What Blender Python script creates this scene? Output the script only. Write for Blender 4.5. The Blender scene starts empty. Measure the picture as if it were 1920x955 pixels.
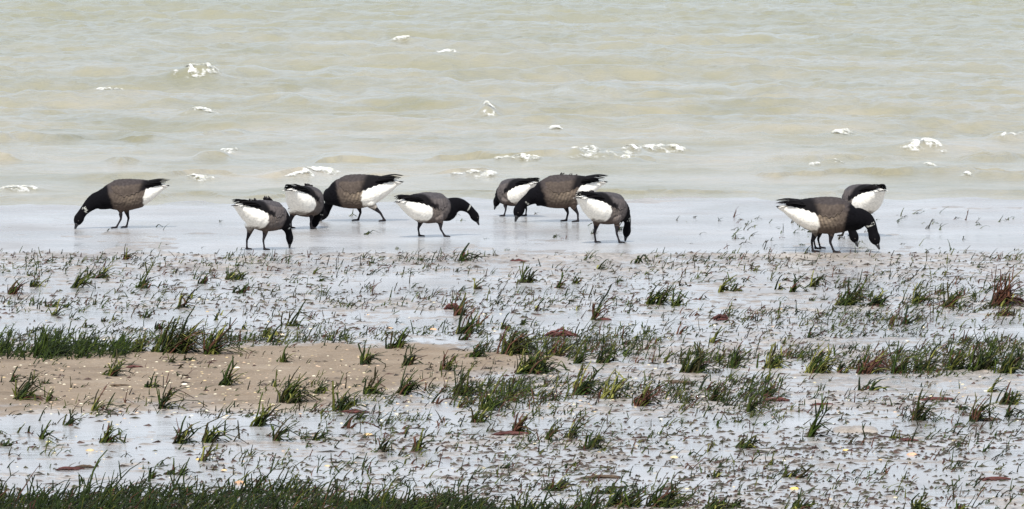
import bpy, bmesh, math, random
import numpy as np
from mathutils import Vector

# ------------------------------------------------------------------ camera, sky, sun
SC = bpy.context.scene
COL = SC.collection
H = 3.7
PITCH = math.radians(3.5)
F = 960.0 / (3.3 / 60.0)                       # focal length in photo pixels
cam_d = bpy.data.cameras.new("camera")
cam = bpy.data.objects.new("camera", cam_d)
COL.objects.link(cam)
cam.location = (0, 0, H)
cam.rotation_euler = (math.pi / 2 - PITCH, 0, 0)
cam_d.angle = 2 * math.atan(3.3 / 60.0)
cam_d.clip_start = 1.0
cam_d.clip_end = 9000
SC.camera = cam

SUN_EL = math.radians(50)
SUN_AZ = math.atan2(-0.16, -0.9)               # measured from +Y towards +X
world = bpy.data.worlds.new("World")
SC.world = world
world.use_nodes = True
wn = world.node_tree.nodes
wl = world.node_tree.links
bg = wn["Background"]
sky = wn.new("ShaderNodeTexSky")
sky.sky_type = 'NISHITA'
sky.sun_disc = False
sky.sun_elevation = SUN_EL
sky.sun_rotation = SUN_AZ
sky.air_density = 1.0
sky.dust_density = 3.0
sky.ozone_density = 1.5
# thin bright cloud over a hazy blue sky
wtc = wn.new("ShaderNodeTexCoord")
wmap = wn.new("ShaderNodeMapping"); wmap.inputs["Scale"].default_value = (1, 1, 3.5)
wl.new(wtc.outputs["Generated"], wmap.inputs["Vector"])
wno = wn.new("ShaderNodeTexNoise"); wno.inputs["Scale"].default_value = 2.2; wno.inputs["Detail"].default_value = 6
wl.new(wmap.outputs[0], wno.inputs["Vector"])
wr = wn.new("ShaderNodeMapRange"); wr.inputs["From Min"].default_value = .3; wr.inputs["From Max"].default_value = .7
wr.inputs["To Min"].default_value = .45; wr.inputs["To Max"].default_value = .85
wl.new(wno.outputs[0], wr.inputs[0])
wmx = wn.new("ShaderNodeMix"); wmx.data_type = 'RGBA'
wl.new(wr.outputs[0], wmx.inputs[0]); wl.new(sky.outputs[0], wmx.inputs[6])
wmx.inputs[7].default_value = (6.9, 7.7, 8.9, 1)
wl.new(wmx.outputs[2], bg.inputs[0])
bg.inputs[1].default_value = 0.11
sun_d = bpy.data.lights.new("sun", 'SUN')
sun = bpy.data.objects.new("sun", sun_d)
COL.objects.link(sun)
sun_d.energy = 3.9
sun_d.angle = math.radians(0.6)
sun_d.color = (1.0, 0.96, 0.9)
sv = Vector((math.sin(SUN_AZ) * math.cos(SUN_EL), math.cos(SUN_AZ) * math.cos(SUN_EL), math.sin(SUN_EL)))
sun.rotation_euler = sv.to_track_quat('Z', 'Y').to_euler()
SC.view_settings.view_transform = 'Standard'
SC.view_settings.look = 'None'
SC.view_settings.exposure = 0.4
SC.view_settings.gamma = 1

# ------------------------------------------------------------------ picture <-> place
FW = np.array([0, math.cos(PITCH), -math.sin(PITCH)])
UP = np.array([0, math.sin(PITCH), math.cos(PITCH)])


def ray(px, py):
    return np.array([(px - 960) / F, 0, 0]) + FW + UP * ((477.5 - py) / F)


def ground(px, py, z=0.0):
    d = ray(px, py)
    t = (z - H) / d[2]
    return np.array([0, 0, H]) + d * t


def at_depth(px, py, Y):
    d = ray(px, py)
    return np.array([0, 0, H]) + d * (Y / d[1])


def row_of(Y, z=0.0):                            # picture row of a ground distance
    a = np.arctan2(H - z, Y) - PITCH
    return 477.5 + np.tan(a) * F


def px_m(Y):
    return Y / F


# ------------------------------------------------------------------ noise
class Noise:
    def __init__(self, seed, n=256):
        self.g = np.random.RandomState(seed).rand(n, n)
        self.n = n

    def __call__(self, x, y):
        x = np.asarray(x, float); y = np.asarray(y, float)
        xi = np.floor(x).astype(int); yi = np.floor(y).astype(int)
        fx = x - xi; fy = y - yi
        fx = fx * fx * fx * (fx * (fx * 6 - 15) + 10); fy = fy * fy * fy * (fy * (fy * 6 - 15) + 10)
        n = self.n
        x0 = xi % n; x1 = (xi + 1) % n; y0 = yi % n; y1 = (yi + 1) % n
        g = self.g
        return ((g[y0, x0] * (1 - fx) + g[y0, x1] * fx) * (1 - fy) + (g[y1, x0] * (1 - fx) + g[y1, x1] * fx) * fy) * 2 - 1

    def fbm(self, x, y, o=4):
        s = 0; a = 1; t = 0
        for k in range(o):
            s = s + a * self(x * 2 ** k + 17.3 * k, y * 2 ** k + 9.1 * k); t += a; a *= .5
        return s / t


N1, N2, N3, N4 = Noise(1), Noise(2), Noise(3), Noise(4)


def sstep(a, b, x):
    t = np.clip((x - a) / (b - a), 0, 1)
    return t * t * (3 - 2 * t)


# ------------------------------------------------------------------ materials
def mat(name):
    m = bpy.data.materials.new(name)
    m.use_nodes = True
    nt = m.node_tree
    return m, nt, nt.nodes, nt.links, nt.nodes["Principled BSDF"]


def noise_node(n, l, scale, detail=4, vec=None, rough=.55):
    t = n.new("ShaderNodeTexNoise")
    t.inputs["Scale"].default_value = scale
    t.inputs["Detail"].default_value = detail
    t.inputs["Roughness"].default_value = rough
    if vec is not None:
        l.new(vec, t.inputs["Vector"])
    return t


def ramp(n, l, src, stops):
    r = n.new("ShaderNodeValToRGB")
    e = r.color_ramp.elements
    while len(e) < len(stops):
        e.new(0.5)
    for k, (p, c) in enumerate(stops):
        e[k].position = p
        e[k].color = (*c, 1) if len(c) == 3 else c
    l.new(src, r.inputs[0])
    return r


def objcoord(n, l, scale=(1, 1, 1)):
    tc = n.new("ShaderNodeTexCoord")
    mp = n.new("ShaderNodeMapping")
    mp.inputs["Scale"].default_value = scale
    l.new(tc.outputs["Object"], mp.inputs["Vector"])
    return mp.outputs[0]


def mix_rgb(n, l, a, b, fac, mode='MIX'):
    m = n.new("ShaderNodeMix")
    m.data_type = 'RGBA'
    m.blend_type = mode
    for sock, v in ((m.inputs[6], a), (m.inputs[7], b), (m.inputs[0], fac)):
        if hasattr(v, "links"):
            l.new(v, sock)
        else:
            sock.default_value = v if not isinstance(v, tuple) else (*v, 1)
    return m.outputs[2]


def bump(n, l, height, dist, p, strength=1.0):
    b = n.new("ShaderNodeBump")
    b.inputs["Distance"].default_value = dist
    b.inputs["Strength"].default_value = strength
    l.new(height, b.inputs["Height"])
    l.new(b.outputs[0], p.inputs["Normal"])
    return b


# wet mud / sand: colour attribute "wet" 0..1 carries how dry the sand bank is
M_MUD, nt, n, l, p = mat("mud")
v = objcoord(n, l)
a = noise_node(n, l, 1.3, 6, v)
b_ = noise_node(n, l, 22, 5, v)
c1 = ramp(n, l, a.outputs[0], [(.3, (.20, .170, .142)), (.5, (.285, .250, .215)), (.72, (.38, .345, .31))])
c2 = ramp(n, l, b_.outputs[0], [(.35, (.62, .60, .56)), (.55, (1, 1, 1)), (.75, (1.15, 1.13, 1.1))])
wetc = mix_rgb(n, l, c1.outputs[0], c2.outputs[0], 1.0, 'MULTIPLY')
s1 = noise_node(n, l, 2.1, 6, v)
s2 = noise_node(n, l, 60, 4, v)
d1 = ramp(n, l, s1.outputs[0], [(.3, (.150, .112, .076)), (.5, (.215, .163, .113)), (.75, (.265, .212, .155))])
d2 = ramp(n, l, s2.outputs[0], [(.3, (.7, .66, .6)), (.6, (1.05, 1.05, 1.05))])
dryc = mix_rgb(n, l, d1.outputs[0], d2.outputs[0], .8, 'MULTIPLY')
at = n.new("ShaderNodeAttribute"); at.attribute_name = "dry"
l.new(mix_rgb(n, l, wetc, dryc, at.outputs["Fac"]), p.inputs["Base Color"])
rr = n.new("ShaderNodeMapRange")
rr.inputs["To Min"].default_value = .30
rr.inputs["To Max"].default_value = .95
l.new(at.outputs["Fac"], rr.inputs[0]); l.new(rr.outputs[0], p.inputs["Roughness"])
bn = noise_node(n, l, 45, 6, v, .65)
bump(n, l, bn.outputs[0], .007, p)

# film of standing water over the mud
M_FILM, nt, n, l, p = mat("shallow_water")
v = objcoord(n, l)
a = noise_node(n, l, .8, 5, v)
c1 = ramp(n, l, a.outputs[0], [(.35, (.25, .235, .22)), (.65, (.36, .355, .35))])
l.new(c1.outputs[0], p.inputs["Base Color"])
p.inputs["Roughness"].default_value = .16
p.inputs["IOR"].default_value = 1.40
bn = noise_node(n, l, 6, 6, objcoord(n, l, (1, 1.6, 1)), .6)
bump(n, l, bn.outputs[0], .018, p)
sy = n.new("ShaderNodeSeparateXYZ"); l.new(v, sy.inputs[0])
sm = n.new("ShaderNodeMapRange"); sm.inputs["From Min"].default_value = 55.5; sm.inputs["From Max"].default_value = 58.5
sm.inputs["To Min"].default_value = .35; sm.inputs["To Max"].default_value = 1.0
l.new(sy.outputs[1], sm.inputs[0])
for q_ in n:
    if q_.bl_idname == "ShaderNodeBump":
        l.new(sm.outputs[0], q_.inputs["Strength"])
fr = noise_node(n, l, 1.1, 4, v)
fm = n.new('ShaderNodeMapRange'); fm.inputs['From Min'].default_value = .4; fm.inputs['From Max'].default_value = .62
fm.inputs['To Min'].default_value = .08; fm.inputs['To Max'].default_value = .32
l.new(fr.outputs[0], fm.inputs[0]); l.new(fm.outputs[0], p.inputs['Roughness'])

# turbid sea
M_SEA, nt, n, l, p = mat("sea_water")
v = objcoord(n, l)
a = noise_node(n, l, .45, 7, v, .7)
c1 = ramp(n, l, a.outputs[0], [(.34, (.185, .172, .100)), (.5, (.265, .242, .172)), (.66, (.33, .298, .238))])
gx = n.new("ShaderNodeSeparateXYZ"); l.new(v, gx.inputs[0])
mr = n.new("ShaderNodeMapRange")
mr.inputs["From Min"].default_value = 68; mr.inputs["From Max"].default_value = 115
l.new(gx.outputs[1], mr.inputs[0])
cc = mix_rgb(n, l, c1.outputs[0], (.215, .21, .130), mr.outputs[0])
l.new(cc, p.inputs["Base Color"])
gust = noise_node(n, l, .5, 5, objcoord(n, l, (.5, 1.2, 1)), .6)
gr = n.new("ShaderNodeMapRange"); gr.inputs["From Min"].default_value = .35; gr.inputs["From Max"].default_value = .65
gr.inputs["To Min"].default_value = .05; gr.inputs["To Max"].default_value = .30
l.new(gust.outputs[0], gr.inputs[0]); l.new(gr.outputs[0], p.inputs["Roughness"])
p.inputs["IOR"].default_value = 1.33
v2 = objcoord(n, l, (1, .8, 1))
b1 = noise_node(n, l, 3.2, 7, v2, .7)
bump(n, l, b1.outputs[0], .034, p)

M_FOAM, nt, n, l, p = mat("sea_foam")
v = objcoord(n, l)
a = noise_node(n, l, 30, 5, v)
c1 = ramp(n, l, a.outputs[0], [(.35, (.42, .41, .32)), (.60, (.76, .76, .73))])
l.new(c1.outputs[0], p.inputs["Base Color"])
p.inputs["Roughness"].default_value = .8
bump(n, l, a.outputs[0], .01, p)
at = n.new("ShaderNodeAttribute"); at.attribute_name = "lace"
hn = noise_node(n, l, 16, 5, objcoord(n, l, (1, .35, 1)), .7)
m1 = n.new("ShaderNodeMath"); m1.operation = 'MULTIPLY_ADD'; m1.inputs[1].default_value = 3.4; m1.inputs[2].default_value = -1.75
l.new(hn.outputs[0], m1.inputs[0])
m2 = n.new("ShaderNodeMath"); m2.operation = 'MULTIPLY_ADD'; m2.inputs[1].default_value = 1.7; m2.use_clamp = True
l.new(at.outputs["Fac"], m2.inputs[0]); l.new(m1.outputs[0], m2.inputs[2]); l.new(m2.outputs[0], p.inputs["Alpha"])


def attr_mat(name, rough, fine=120, lo=.7, bumpd=.0, spec=.3):
    m, nt, n, l, p = mat(name)
    at = n.new("ShaderNodeAttribute"); at.attribute_name = "Col"
    v = objcoord(n, l)
    t = noise_node(n, l, fine, 4, v)
    r = ramp(n, l, t.outputs[0], [(.35, (lo, lo, lo)), (.65, (1.12, 1.12, 1.12))])
    l.new(mix_rgb(n, l, at.outputs["Color"], r.outputs[0], 1.0, 'MULTIPLY'), p.inputs["Base Color"])
    p.inputs["Roughness"].default_value = rough
    p.inputs["Specular IOR Level"].default_value = spec
    if bumpd:
        bump(n, l, t.outputs[0], bumpd, p)
    return m


M_GOOSE = attr_mat("plumage", .9, 70, .88, .0012, .08)
M_WING = attr_mat("wing_feathers", .8, 60, .78, .0015, .10)
M_HORN = attr_mat("bill_and_skin", .35, 60, .8, 0, .5)
M_GRASS = attr_mat("grass_blades", .6, 60, .5, 0, .12)
M_WEED = attr_mat("seaweed", .5, 50, .55, .003, .2)
M_SHELL = attr_mat("shell", .5, 60, .75, .002, .4)


# ------------------------------------------------------------------ mesh helpers
def new_mesh(name, verts, faces, m, cols=None, smooth=True):
    me = bpy.data.meshes.new(name)
    verts = np.asarray(verts, dtype=np.float32)
    me.from_pydata([tuple(q) for q in verts], [], faces) if not isinstance(faces, np.ndarray) else quick(me, verts, faces)
    if m:
        me.materials.append(m)
    if cols is not None:
        ca = me.color_attributes.new("Col", 'FLOAT_COLOR', 'POINT')
        c = np.ones((len(verts), 4), np.float32); c[:, :3] = cols
        ca.data.foreach_set("color", c.ravel())
    if smooth:
        me.polygons.foreach_set("use_smooth", np.ones(len(me.polygons), bool))
    me.update()
    return me


def quick(me, verts, quads):
    me.vertices.add(len(verts)); me.vertices.foreach_set("co", verts.ravel())
    k = quads.shape[1]
    me.loops.add(quads.size); me.loops.foreach_set("vertex_index", quads.astype(np.int32).ravel())
    me.polygons.add(len(quads))
    me.polygons.foreach_set("loop_start", np.arange(0, quads.size, k, dtype=np.int32))
    me.polygons.foreach_set("loop_total", np.full(len(quads), k, np.int32))
    me.update(calc_edges=True)


def link(name, me, loc=(0, 0, 0), parent=None, **props):
    o = bpy.data.objects.new(name, me)
    COL.objects.link(o)
    o.location = loc
    o.parent = parent
    for k, q in props.items():
        o[k] = q
    return o


def grid_mesh(name, xs, ys, zf, m, attr=None):
    X, Y = np.meshgrid(xs, ys)
    Z = zf(X, Y)
    verts = np.stack([X.ravel(), Y.ravel(), Z.ravel()], 1).astype(np.float32)
    nx, ny = len(xs), len(ys)
    i = np.arange(nx - 1); j = np.arange(ny - 1)
    I, J = np.meshgrid(i, j)
    a = (J * nx + I).ravel()
    quads = np.stack([a, a + 1, a + 1 + nx, a + nx], 1)
    me = new_mesh(name, verts, quads, m)
    if attr:
        at = me.attributes.new(attr[0], 'FLOAT', 'POINT')
        at.data.foreach_set("value", attr[1](X, Y).ravel().astype(np.float32))
    return me


class Bag:                                       # gathers verts / faces / colours
    def __init__(s):
        s.v = []; s.f = []; s.c = []; s.n = 0

    def add(s, verts, faces, col):
        verts = np.asarray(verts, float)
        s.v.append(verts)
        s.f += [tuple(q + s.n for q in f) for f in faces]
        c = np.asarray(col, float)
        s.c.append(np.tile(c, (len(verts), 1)) if c.ndim == 1 else c)
        s.n += len(verts)

    def mesh(s, name, m, smooth=True):
        return new_mesh(name, np.concatenate(s.v), s.f, m, np.concatenate(s.c), smooth)


def tube(path, rad, k=8, flat=None, up=(0, 0, 1)):
    """closed tube along path; rad is per point or (ra, rb) pairs"""
    P = np.asarray(path, float)
    T = np.gradient(P, axis=0)
    T /= np.linalg.norm(T, axis=1)[:, None] + 1e-9
    vs = []
    ref = np.asarray(up, float)
    for i in range(len(P)):
        t = T[i]
        s = np.cross(t, ref)
        if np.linalg.norm(s) < 1e-3:
            s = np.cross(t, [0, 1, 0.3])
        s /= np.linalg.norm(s)
        u = np.cross(s, t)
        r = rad[i]
        ra, rb = (r, r) if np.isscalar(r) else r
        for q in range(k):
            an = 2 * math.pi * q / k
            vs.append(P[i] + s * math.cos(an) * ra + u * math.sin(an) * rb)
    fs = []
    for i in range(len(P) - 1):
        for q in range(k):
            q2 = (q + 1) % k
            fs.append((i * k + q, i * k + q2, (i + 1) * k + q2, (i + 1) * k + q))
    fs.append(tuple(range(k))[::-1])
    fs.append(tuple((len(P) - 1) * k + q for q in range(k)))
    return vs, fs


def catmull(pts, n):
    P = np.asarray(pts, float)
    P = np.vstack([2 * P[0] - P[1], P, 2 * P[-1] - P[-2]])
    m = len(P) - 3
    out = []
    for t in np.linspace(0, m, n):
        i = min(int(t), m - 1); u = t - i
        p0, p1, p2, p3 = P[i:i + 4]
        out.append(.5 * ((2 * p1) + (-p0 + p2) * u + (2 * p0 - 5 * p1 + 4 * p2 - p3) * u * u + (-p0 + 3 * p1 - 3 * p2 + p3) * u ** 3))
    return np.array(out)


# ------------------------------------------------------------------ the shore
Y_EDGE = ground(960, 473)[1]                      # lip between weedy mud and the smooth film
Y_SEA = ground(960, 385)[1]


def bank(x, y):
    """dry sand bank, left of the middle"""
    r = row_of(y)
    pxx = x / (y / F) + 960
    w = N2.fbm(x * .9, y * .25, 3)
    w2 = N1.fbm(x * 5, y * 3.5, 3)
    top = 655 + 9 * w2 + 14 * w + 22 * sstep(700, 1150, pxx) - 10 * np.exp(-((pxx - 620) / 260.) ** 2)
    bot = 775 + 22 * w2 + 16 * N3.fbm(x * 1.1, y * .2, 3) - 80 * sstep(420, 1050, pxx)
    lat = 1 - sstep(900, 1180, pxx + 80 * w + 160 * w2)
    return sstep(top - 4, top + 12, r) * (1 - sstep(bot - 22, bot + 6, r)) * lat


def wetness(y):                                   # how much water stands in each row
    r = row_of(y)
    return (.9 * np.exp(-((r - 535) / 22.) ** 2) + 1.0 * np.exp(-((r - 610) / 32.) ** 2) + 1.9 * np.exp(-((r - 797) / 18.) ** 2)
            + .9 * np.exp(-((r - 900) / 34.) ** 2) + .5 * np.exp(-((r - 850) / 20.) ** 2))


def land(x, y):
    r = row_of(y)
    veg = sstep(470, 480, r + 2.5 * N1(x * 2, y * .6))
    big = N1.fbm(x * 1.3, y * .9, 4)
    mid = N2.fbm(x * 6, y * 4.5, 3)
    fine = N3.fbm(x * 19, y * 16, 3)
    h = -.0016 + .006 * big + .007 * mid + .0125 * fine + .006 * N4(x * 4, y * 16) - .0075 * wetness(y)
    h = np.where(h > 0, h * 1.0, h * .8)
    lip = .007 * np.exp(-((r - 478) / 4.) ** 2) * (.6 + .8 * N4(x * 2.2, y * .7))
    h = h + lip
    b = bank(x, y)
    h = h * (1 - .6 * b) + b * (.016 + .016 * N4.fbm(x * 1.5, y * .8, 2) + .005 * N2.fbm(x * 9, y * 8, 3))
    pxx = x / (y / F) + 960
    film = -.0058 + .0075 * N4.fbm(x * .9, y * .7, 3) + .006 * N2.fbm(x * 7, y * 6, 3) + .0035 * sstep(1600, 1900, pxx) + .002 * sstep(458, 470, r)
    h = film * (1 - veg) + h * veg
    h = h - .25 * sstep(Y_SEA + .3, Y_SEA + 14, y)     # shelves down under the sea
    return h


xs = np.concatenate([np.arange(-6.5, -3.9, .05), np.arange(-3.9, 3.9, .0125), np.arange(3.9, 6.5, .05)])
ys = np.concatenate([np.arange(38.5, 60.5, .027), np.arange(60.5, 80, .12)])
link("mud", grid_mesh("mud", xs, ys, land, M_MUD, ("dry", bank)), kind="structure")


def flat_ring(name, x0, x1, y0, y1, R, z, m):     # wide surround with a hole where the detailed sheet lies
    v_ = [(-R, -R, z), (R, -R, z), (R, R, z), (-R, R, z), (x0, y0, z), (x1, y0, z), (x1, y1, z), (x0, y1, z)]
    f_ = [(0, 1, 5, 4), (1, 2, 6, 5), (2, 3, 7, 6), (3, 0, 4, 7)]
    return new_mesh(name, v_, f_, m, smooth=False)


# the far ground goes to the horizon, a hand lower than the detailed sheet
link("ground", new_mesh("ground", [(-4000, -400, -.03), (4000, -400, -.03), (4000, 66, -.03), (-4000, 66, -.03)], [(0, 1, 2, 3)], M_MUD, smooth=False), kind="structure")


# ------------------------------------------------------------------ the sea
CAPS = [  # px, py, width px, height px, look
    (828, 104, 60, 16, "largest and brightest white wave crest, farthest out beyond the middle geese"),
    (757, 92, 40, 7, "thin broken streak of foam just left of the farthest bright crest"),
    (372, 162, 78, 26, "bright white slanting wave crest above the left of the flock"),
    (205, 180, 62, 9, "low white broken crest left of the bright slanting one"),
    (378, 223, 52, 10, "dull cream foam streak below the bright slanting crest"),
    (914, 216, 26, 14, "small isolated white splash above the middle of the flock"),
    (1130, 298, 120, 14, "long cream line of breaking foam behind the right of the middle geese"),
    (975, 306, 90, 12, "left end of the long breaking line, above the small half hidden goose"),
    (1246, 287, 78, 12, "cream foam crest right of the long breaking line"),
    (1585, 263, 50, 14, "small foam crest seaward of the two geese at the right"),
    (1730, 285, 78, 16, "widest foam crest at the right, seaward of the right geese"),
    (1893, 274, 50, 12, "foam crest cut by the right edge of the picture"),
    (605, 329, 60, 10, "cream foam just behind the goose with its bill hidden"),
    (890, 331, 80, 10, "faint foam ripple behind the goose with its neck stretched forward"),
    (35, 357, 74, 9, "pale foam ripple at the far left near the waterline"),
    (428, 288, 34, 8, "small yellowish foam fleck above the second goose from left"),
    (1738, 322, 40, 7, "thin foam ripple beyond the rightmost goose"),
    (1812, 333, 26, 7, "tiny foam fleck near the waterline at the far right"),
    (1090, 292, 60, 10, "short cream lip in the middle of the long breaking line"),
    (1185, 292, 40, 10, "foam fleck where the long breaking line ends at the right"),
    (372, 340, 54, 7, "faint froth line between the leftmost goose and the left group"),
    (1550, 320, 60, 7, "thin froth streak left of and beyond the rightmost goose"),
    (560, 336, 50, 8, "froth just behind the goose seen from behind"),
    (1042, 250, 26, 5, "tiny white fleck alone above the long breaking line"),
]
capg = [(ground(c[0], c[1] + 4), c) for c in CAPS]


def sea_edge(x):
    return Y_SEA - .25 - .9 * N4.fbm(x * .35, x * 0 + 3.3, 3) - .95 * N1.fbm(x * 2.2, x * 0 + 1.3, 4) + (x + 3.5) * .14


def sea_h(x, y, caps=True):
    wx = .6 * N1.fbm(x * .22, y * .22, 3); wy = 1.3 * N2.fbm(x * .16 + 5, y * .2, 3)
    amp = sstep(Y_SEA - .4, Y_SEA + 16, y)
    a = .5 + .5 * N3.fbm(x * .15, y * .12, 2)
    ph = (y + wy) * 2 * math.pi
    h = .062 * a * (np.sin(ph / 3.1 + x * .35 + wx) + .6 * np.sin(ph / 1.7 - x * .5 + 2 * wx) + .3 * np.sin(ph / 5.3 + x * .2))
    chop = N4.fbm(x * 1.0 + .3 * y, y * .75, 4)
    h = h + .10 * (.35 - np.abs(chop)) + .045 * (.3 - np.abs(N1.fbm(x * 2.6, y * 1.9, 3))) + .012 * N2.fbm(x * 6.5, y * 5, 2)
    h = h * (.16 + .84 * amp)
    if caps:
        for g, c in capg:
            w = c[2] * px_m(g[1]); hh = c[3] * 1.15 * px_m(g[1])
            dx = (x - g[0]) / (w * .75); dy = (y - g[1] - .10 - .12 * np.sin((x - g[0]) * 4)) / .34
            h = h + hh * .85 * np.exp(-dx * dx - np.where(dy < 0, dy * dy * 3.0, dy * dy * .6))
    slope = (x / (y / F)) / 960. * 10                # the sea edge comes nearer on the left
    edge = sea_edge(x)
    for k_, (off_, amp_) in enumerate(((.9, .040), (3.4, .042), (5.6, .05), (9, .055))):
        dd = (y - edge - off_ - .9 * N3.fbm(x * .5 + 7 * k_, x * 0 + k_, 3)) / np.where(y < edge + off_, .16, .5) + .5 * N2.fbm(x * 3.5, y * 3, 2)
        h = h + amp_ * np.exp(-dd * dd) * sstep(-.25 - .5 * (k_ == 0), .25 - .3 * (k_ == 0), N1(x * .8 + 3 * k_, x * 0 + 5.5 + k_) + .5 * N2(x * 3, k_ + x * 0))
    return -.012 + .020 * sstep(edge - .6, edge + 1.2, y) + .012 * sstep(edge + 1, edge + 8, y) + h * sstep(edge - .5, edge + 2, y)


def film_z(x, y):
    return .0008 * N2.fbm(x * 5, y * 3, 2) - .12 * sstep(sea_edge(x) + .2, sea_edge(x) + 1.6, y)


link("shallow_water", grid_mesh("shallow_water", np.arange(-8, 8.01, .08), np.arange(36, 71, .08), film_z, M_FILM), kind="structure")
xs = np.arange(-7.2, 7.2, .035)
ys = np.concatenate([np.arange(Y_SEA - 4.5, 84, .045), np.arange(84, 125, .07)])
link("sea", grid_mesh("sea", xs, ys, sea_h, M_SEA), kind="structure")
xs = np.concatenate([np.arange(-3000, -60, 60), np.arange(-60, 60, 2.0), np.arange(60, 3001, 60)])
ys = np.concatenate([np.arange(124.8, 200, 1.5), np.arange(200, 8000, 80)])
link("open_sea", grid_mesh("open_sea", xs, ys, lambda x, y: .01 + .02 * N1.fbm(x * .3, y * .3, 2), M_SEA), kind="structure")
for sx in (-1, 1):
    xs = np.concatenate([np.arange(7.2, 60, 1.2), np.arange(60, 3000, 80)]) * sx
    if sx < 0:
        xs = xs[::-1]
    link("side_sea", grid_mesh("side_sea", xs, np.arange(Y_SEA + .5, 126, 1.0), lambda x, y: sea_h(x, y, False) - .004, M_SEA), kind="structure")


def foam(g, c, seed):
    """ragged crest: a torn sheet of froth riding the wave top, dipping under where it is broken"""
    pm = px_m(g[1])
    w = c[2] * pm * 1.25; h = c[3] * pm
    nx = int(34 + c[2] * 1.7); ny = 34
    U, V = np.meshgrid(np.linspace(-1, 1, nx), np.linspace(-1, 1, ny))
    X = g[0] + U * w / 2
    DV = .34 if c[3] > 13 else .22
    Y = g[1] + .06 + DV * V + .12 * np.sin((X - g[0]) * 4)
    diag = U * (.9 if c[3] > 14 else .4) + V
    env = np.clip(1 - np.abs(U) ** 3, 0, 1) * np.clip(1 - (V - .15 * np.sin(U * 5 + seed)) ** 2 * 1.1 - .5 * (diag - V) * V, 0, 1)
    rag = N2.fbm(X * 5 + seed * 3, Y * 4 + X * 2, 4)
    rag2 = N3.fbm(X * 24, Y * 14 + seed + X * 9, 3)
    tear = .20 if c[1] > 245 else .08
    rid = 1 - 2.2 * np.abs(N4.fbm(X * 7 + Y * 2.0 + seed, Y * 3.2 - X * 3, 3))
    lace = np.clip(env * (.16 + .75 * rid + .6 * rag + .6 * rag2) - tear, -.3, .8)
    Z = sea_h(X, Y) + np.where(lace > 0, .003 + (.014 + h * .10) * lace, .06 * lace)
    vs = np.stack([X.ravel() - g[0], Y.ravel() - g[1], Z.ravel()], 1)
    I, J = np.meshgrid(np.arange(nx - 1), np.arange(ny - 1))
    a = (J * nx + I).ravel()
    me = new_mesh("foam_crest", vs, np.stack([a, a + 1, a + 1 + nx, a + nx], 1), M_FOAM)
    fa = me.attributes.new("lace", 'FLOAT', 'POINT'); fa.data.foreach_set("value", np.clip(lace, 0, 1).ravel().astype(np.float32))
    return me


for k, (g, c) in enumerate(capg):
    link("foam_crest", foam(g, c, k + 3), (g[0], g[1], 0), label=c[4], category="wave crest", group="foam crests on the sea")

# ------------------------------------------------------------------ geese
BX = np.array([-.262, -.234, -.19, -.142, -.085, 0, .06, .105, .165, .205, .232])
BT = np.array([.066, .074, .083, .091, .099, .106, .105, .098, .066, .020, -.012])
BB = np.array([.052, .036, -.006, -.046, -.082, -.106, -.106, -.100, -.086, -.070, -.050])
BWd = np.array([.020, .036, .056, .077, .096, .106, .104, .098, .080, .056, .030])


def torso(x, phi, off=0.0):
    """phi from the top (0) round the left side to the belly (pi)"""
    t = np.interp(x, BX, BT); b = np.interp(x, BX, BB); w = np.interp(x, BX, BWd)
    cz = (t + b) / 2; hz = (t - b) / 2
    c = math.cos(phi); s = math.sin(phi)
    e = .92
    return np.array([x, (w + off) * math.copysign(abs(s) ** e, s), cz + (hz + off) * math.copysign(abs(c) ** e, c)])


def rotz(a):
    c, s = math.cos(a), math.sin(a)
    return np.array([[c, -s, 0], [s, c, 0], [0, 0, 1]])


def roty(a):                                       # positive lifts the breast
    c, s = math.cos(a), math.sin(a)
    return np.array([[c, 0, -s], [0, 1, 0], [s, 0, c]])


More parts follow.
